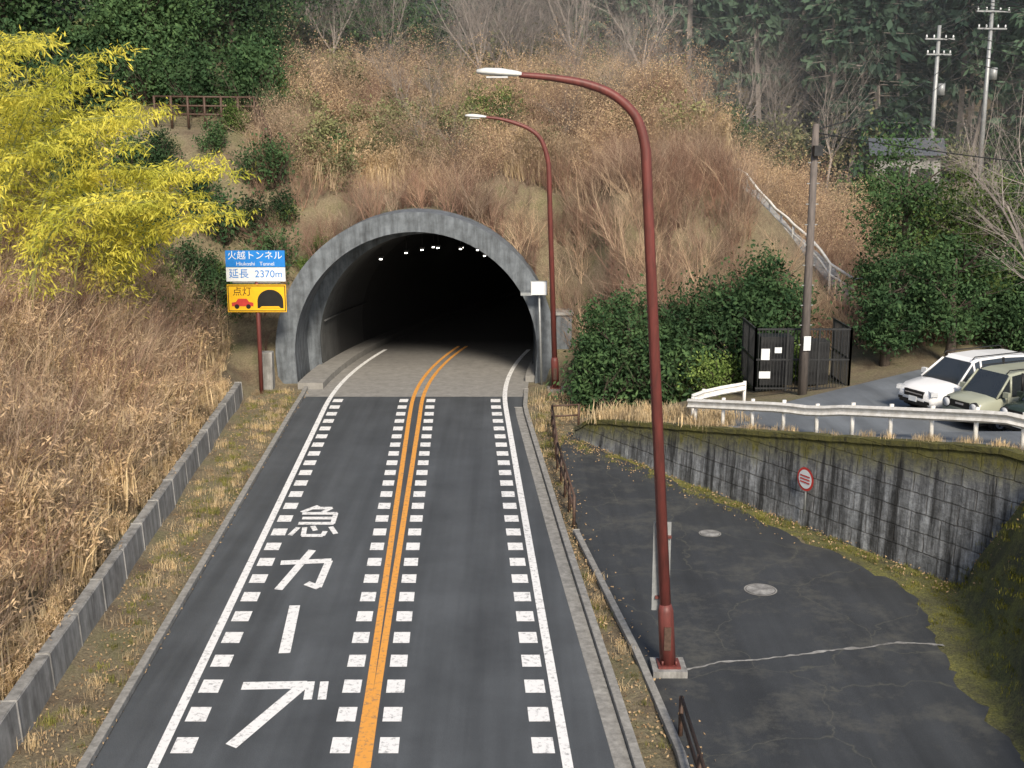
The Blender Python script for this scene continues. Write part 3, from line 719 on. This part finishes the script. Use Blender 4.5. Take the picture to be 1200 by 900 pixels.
a_=rnd(-24,-9,17,52,950,lambda x,y:left_ok(x,y) and signfree(x,y),.8,1.4)
scatter('dry_shrub_thicket',proto_twiggy(0),a_[::2]); scatter('dry_shrub_thicket',proto_twiggy(0,2.1,mat='twigp'),a_[1::2])
a_=rnd(-24,-9,17,52,1400,left_ok,.75,1.5); a_=[p if signfree(p[0],p[1]) else (p[0],p[1],p[2],p[3]*.5) for p in a_]
scatter('dry_grass',proto_grass(200,1.25,.45,plume=.4),a_[::2]); scatter('dry_grass',proto_grass(220,1.05,.5,plume=.4),a_[1::2])
a_=[(xl(y)-.75+random.uniform(-.2,.15),y,terr(xl(y)-.75,y)-.02,random.uniform(.4,.75)) for y in (random.uniform(17,48) for _ in range(120))]
scatter('dry_grass',proto_grass(120,1.0,.3,plume=.3),a_)
allp=rnd(-26,18,47,80,2000,lambda x,y:hill_ok(x,y) and signfree(x,y),.6,1.3)+rnd(2.5,15,47,60,380,hill_ok,.6,1.25)
A1=[];A2=[];A3=[];A4=[]
for p in allp:
    q=nz(p[0],p[1],.2,11)+random.gauss(0,.1); low=p[1]<58
    if low: (A1 if random.random()<.62 else A2).append(p)
    elif q<-.24: A4.append(p)
    elif q<-.02: A2.append(p)
    elif q<.17: A3.append((p[0],p[1],p[2],p[3]*1.2))
    else: A1.append(p)
scatter('hillside_shrubs',proto_twiggy(0,2.0),A1); scatter('hillside_shrubs',proto_twiggy(0,2.3,mat='twigp'),A2)
scatter('hillside_fluffy_shrubs',proto_twiggy(11,2.0,mat='twigp',lm='fluff',ll=.06),A3[::2]); scatter('hillside_fluffy_shrubs',proto_twiggy(9,2.3,mat='twig',lm='fluff',ll=.055),A3[1::2])
scatter('hillside_pampas_grass',proto_grass(240,1.6,.8,plume=.6),A4)
a_=rnd(-26,18,58.5,82,700,hill_ok,.5,1.1); scatter('hillside_grass',proto_grass(200,1.2,.8),a_)
a_=rnd(-22,12,58,80,70,hill_ok,.6,1.4)+rnd(-14,0,60,80,45,hill_ok,.7,1.5)
scatter('grey_green_shrubs',proto_green('sage'),a_)
def band(n,fx,fy,s0,s1):
    return [(x,y,terr(x,y)-.15,random.uniform(s0,s1)) for x,y in ((random.uniform(*fx),random.uniform(*fy)) for _ in range(n))]
g=band(16,(3.2,6.2),(46.0,48.6),1.1,1.6)+band(22,(6,11),(45.5,48.5),1.2,1.8)
g+=band(45,(-21,-10.5),(53,58),.8,1.4)+band(30,(-24,-13),(61,72),1.1,2.0)+band(20,(15,22),(44.5,50.5),1,1.8)+band(25,(18,34),(54,72),1,2)+[p for p in band(22,(-9,10),(58,76),.6,1.2) if pathclear(p[0],p[1])]
scatter('evergreen_shrubs',proto_green(),g[::2]); scatter('evergreen_shrubs',proto_green(),g[1::2])
g=band(14,(-14,-8.5),(54,66),.5,.9)+band(7,(-2,0),(66,70),1.0,1.5)+band(12,(5,11),(44,50),.6,1.0)+band(10,(-20,-12),(48,54),.8,1.2)+band(14,(18,34),(52,70),1,1.6)
scatter('bright_green_shrubs',proto_green('green2'),g)
def vl(x,y): return xl(y)+.25<x<xc(min(y,49))-5.15
def vr(x,y): return xr(y)+.3<x<lowx(y)-.1
a_=rnd(-12,-6,16,50,900,vl,.16,.42,.02)+rnd(0,3.2,16,50,420,vr,.16,.42,.02)+rnd(1.0,3.0,44,49,60,lambda x,y:True,.3,.7)
scatter('verge_grass',proto_grass(70,.8,.9,'straw',.014,0),a_[::2])
a_=rnd(-12,-6,16,50,900,vl,.12,.3,.02)+rnd(0,3.2,16,50,330,vr,.12,.3,.02)
a_+=[(x,y,terr(x,y),random.uniform(.08,.25)) for x,y in (wp(random.uniform(-1,20),random.uniform(-1,-.15)) for _ in range(200))]+rnd(9.6,11.5,17,28,90,lambda x,y:True,.08,.22,.02)
scatter('verge_weeds',proto_grass(60,.7,1.0,'weed',.02,0),a_)
a_=rnd(9.6,12.5,18,28,380,lambda x,y:dwall(x,y)<0 and x>9.6+random.random(),.10,.24,.02)
scatter('moss_tufts',proto_grass(70,.45,1.3,'mossy',.03,0),a_)
a_=[(x,y,PK(x,y)+.02,random.uniform(.3,.8)) for x,y in (wp(random.uniform(0,7),random.uniform(.2,1.6)) for _ in range(80))]+[(x,y,PK(x,y)+.02,random.uniform(.15,.35)) for x,y in (wp(random.uniform(5,18),random.uniform(.2,.5)) for _ in range(50))]
scatter('wall_top_grass',proto_grass(70,.8,.8,'straw',.014,0),a_)
mb=MB(); P=[]
for _ in range(8000):
    r_=random.random()
    if r_<.48: y=random.uniform(16,50); x=random.uniform(xl(y),xc(min(y,49))-4.75)
    elif r_<.72: y=random.uniform(16,48); x=random.uniform(xr(y)+.1,lowx(y)+.1)
    elif r_<.8: x,y=random.uniform(1.5,3.5),random.uniform(40,46)
    elif r_<.83: y=random.uniform(16,40); x=lowx(y)+abs(random.gauss(0,.3))
    else: x,y=wp(random.uniform(-1,20),-abs(random.gauss(0,.6)))
    P.append((x,y,max(terr(x,y),.02)+random.uniform(.01,.04)))
mb.leaves(P,.065,.04,'dryleaf'); mb.obj('leaf_litter')

def forest_pts(n,x0,x1,y0,y1,s0,s1,ok=lambda x,y:True):
    out=[];tries=0
    while len(out)<n and tries<n*30:
        tries+=1; x=random.uniform(x0,x1);y=random.uniform(y0,y1)
        if ok(x,y) and all((x-p[0])**2+(y-p[1])**2>6.5 for p in out): out.append((x,y,terr(x,y)-.5,random.uniform(s0,s1)))
    return out
a_=forest_pts(240,-55,62,91,128,.8,1.25)+forest_pts(16,22,46,80,92,.8,1.1)+forest_pts(34,-50,-21,68,92,.6,.9)
scatter('cedar_forest',proto_cedar(20,2.8,.15),a_[::3]); scatter('cedar_forest',proto_cedar(22,2.6,.35),a_[1::3]); scatter('cedar_forest',proto_cedar(17,3.2,.1),a_[2::3])
a_=rnd(-45,45,82,96,240,lambda x,y:True,1.2,2.6)+rnd(-40,-21,52,80,120,lambda x,y:True,1.2,2.4); scatter('forest_understory',proto_green(),a_[::2]); scatter('forest_understory',proto_green('sage'),a_[1::2])
def leafy_tree(name,loc,h,rad,mat,nc=60,nl=150,leaf=.2,trunk_r=.18):
    mb=MB();S=[];T=[]
    mb.tube([(0,0,-.5),(.05,0,h*.25),(-.05,.05,h*.55),(0,0,h*.8)],[trunk_r*1.2,trunk_r,trunk_r*.6,.03],'bark',8)
    for _ in range(9):
        a=random.uniform(0,6.28); z=h*random.uniform(.25,.7); grow((0,0,z),(math.cos(a),math.sin(a),.6),rad*.9,trunk_r*.35,1,S,T,1,.6,.03)
    mb.segs(S,'bark'); clumps((0,0,h*.6),(rad,rad,h*.38),nc,nl,rad*.38,leaf,mat,mb,.7); return mb.obj(name,loc=loc,rot=(0,0,random.random()*6))
for (x,y,h,r,k) in ((15.9,48.5,8.6,2.3,'green'),(18.1,47.0,7.2,2.0,'green2'),(14.3,45.0,4.2,1.6,'green'),(16.6,44.6,5.2,1.8,'green'),(13.0,78,6.5,1.8,'green'),(10.0,47.2,4.6,1.8,'green'),(7.3,47.0,4.8,1.9,'green'),(4.6,46.8,5.2,1.7,'green')):
    leafy_tree('evergreen_tree',(x,y,terr(x,y)-.2),h,r,k,46,130,.17)
for (x,y,h,r) in ((-22,74,9,3.5),(-15,78,9,4),(-8,82,9,3.8),(-27,66,9,3.5),(-19.5,66,6.5,3.0),(-16,71,7,3.2)):
    leafy_tree('evergreen_tree',(x,y,terr(x,y)-.2),h,r,'green',60,130,.28)
def bare(h,r,mat='palebark',lean=(0,0),nb=1,depth=4,spread=.75):
    mb=MB();S=[];T=[]; mb.tube([(0,0,-.5),(lean[0]*.5,lean[1]*.5,h*.3)],[r,r*.8],mat,8)
    for k in range(4): 
        a=random.uniform(0,6.28); grow((lean[0]*.5,lean[1]*.5,h*.3-.1),(lean[0]*.35+math.cos(a)*.5,lean[1]*.3+math.sin(a)*.5,1),h*.6,r*.55,depth,S,T,nb,spread,.02)
    mb.segs(S,mat); return mb
for (x,y,h) in ((4,80,10),(11,82,9),(-1,82,9),(8,76,7)):
    bare(h,.13,nb=2,depth=3).obj('bare_tree',loc=(x,y,terr(x,y)))
a_=rnd(-20,20,76,90,34,lambda x,y:True,.8,1.3); scatter('bare_trees',bare(7,.08,nb=2,depth=3),a_)
a_=rnd(-11,10,58,74,18,hill_ok,.45,.8); scatter('hillside_saplings',bare(6,.06,nb=2,depth=3),a_)
bare(9,.14,lean=(-2.2,-.4),nb=2,depth=3).obj('cherry_tree',loc=(20.8,44,2.4))
bare(8,.12,lean=(-1.4,0),nb=2,depth=3).obj('cherry_tree',loc=(21.5,50,3.2))
mb=MB();S=[];P=[];D=[]
for i in range(36):
    x=random.uniform(-20.5,-15.2);y=random.uniform(37,46);z=terr(x,y)-.3; Lc=random.uniform(7,10.5); d=Vector((random.uniform(.05,.25),random.uniform(-.2,.08),1)).normalized(); p=Vector((x,y,z)); n=22
    if i<9: x=random.uniform(-15.8,-14.5); y=random.uniform(42,46); p=Vector((x,y,terr(x,y)-.3)); Lc=random.uniform(7,9.5)
    bend=Vector((random.uniform(.05,.13),random.uniform(-.05,.02),-.045))
    for k in range(n):
        q=p+d*Lc/n; S.append((*p,*q,.05*(1-k/n)+.006,.05*(1-(k+1)/n)+.006))
        d=(d+bend*(k/n)*1.8).normalized()
        if k>4:
            for _ in range(4):
                a=random.uniform(0,6.28); e=q+Vector((math.cos(a),math.sin(a),random.uniform(-.3,.25)))*random.uniform(.5,1.3)*(1.15-k/n*.5)
                S.append((*q,*e,.008,.003))
                for _ in range(12):
                    t=random.uniform(.35,1.1); c_=q.lerp(e,t); P.append((c_.x+random.gauss(0,.11),c_.y+random.gauss(0,.11),c_.z+random.gauss(0,.09)-.05)); D.append((math.cos(a)*.5,math.sin(a)*.5,-.5))
        p=q
mb.segs(S,'culm'); mb.leaves(P,.24,.05,'bamboo',0,np.array(D),.45); mb.obj('bamboo_grove')

# ------------------------------------------------------------ mist hanging in the upper valley (real volume)
m=bpy.data.materials.new('mist_volume'); m.use_nodes=True; nt=m.node_tree
for n_ in list(nt.nodes):
    if n_.type=='BSDF_PRINCIPLED': nt.nodes.remove(n_)
vs_=nt.nodes.new('ShaderNodeVolumeScatter'); vs_.inputs['Color'].default_value=(.84,.94,1,1); vs_.inputs['Density'].default_value=.0042; vs_.inputs['Anisotropy'].default_value=.1
nt.links.new(vs_.outputs[0],[n_ for n_ in nt.nodes if n_.type=='OUTPUT_MATERIAL'][0].inputs['Volume']); M['mist']=m
mb=MB(); mb.box((10,109,34.7),(170,84,56),'mist'); mb.obj('mist')

# ------------------------------------------------------------ light
w=bpy.data.worlds.new('World'); sc.world=w; w.use_nodes=True; nt=w.node_tree
sky=nt.nodes.new('ShaderNodeTexSky'); sky.sky_type='NISHITA'; sky.sun_disc=False
EL=math.radians(37); AZ=math.radians(168)   # azimuth from +Y towards +X
sky.sun_elevation=EL; sky.sun_rotation=AZ; sky.dust_density=2.0
bg=nt.nodes['Background']; nt.links.new(sky.outputs[0],bg.inputs[0]); bg.inputs[1].default_value=.15
l=bpy.data.lights.new('sun','SUN'); l.energy=5.0; l.angle=math.radians(12); l.color=(1,.88,.72)
o=bpy.data.objects.new('sun',l); sc.collection.objects.link(o)
d=Vector((math.sin(AZ)*math.cos(EL),math.cos(AZ)*math.cos(EL),math.sin(EL))); o.rotation_euler=d.to_track_quat('Z','Y').to_euler()
# camera
c=bpy.data.cameras.new('camera'); c.lens=42; c.sensor_width=36; c.clip_end=3000
o=bpy.data.objects.new('camera',c); sc.collection.objects.link(o); o.location=(0,0,11); o.rotation_euler=(math.radians(90-12.02),0,0); sc.camera=o
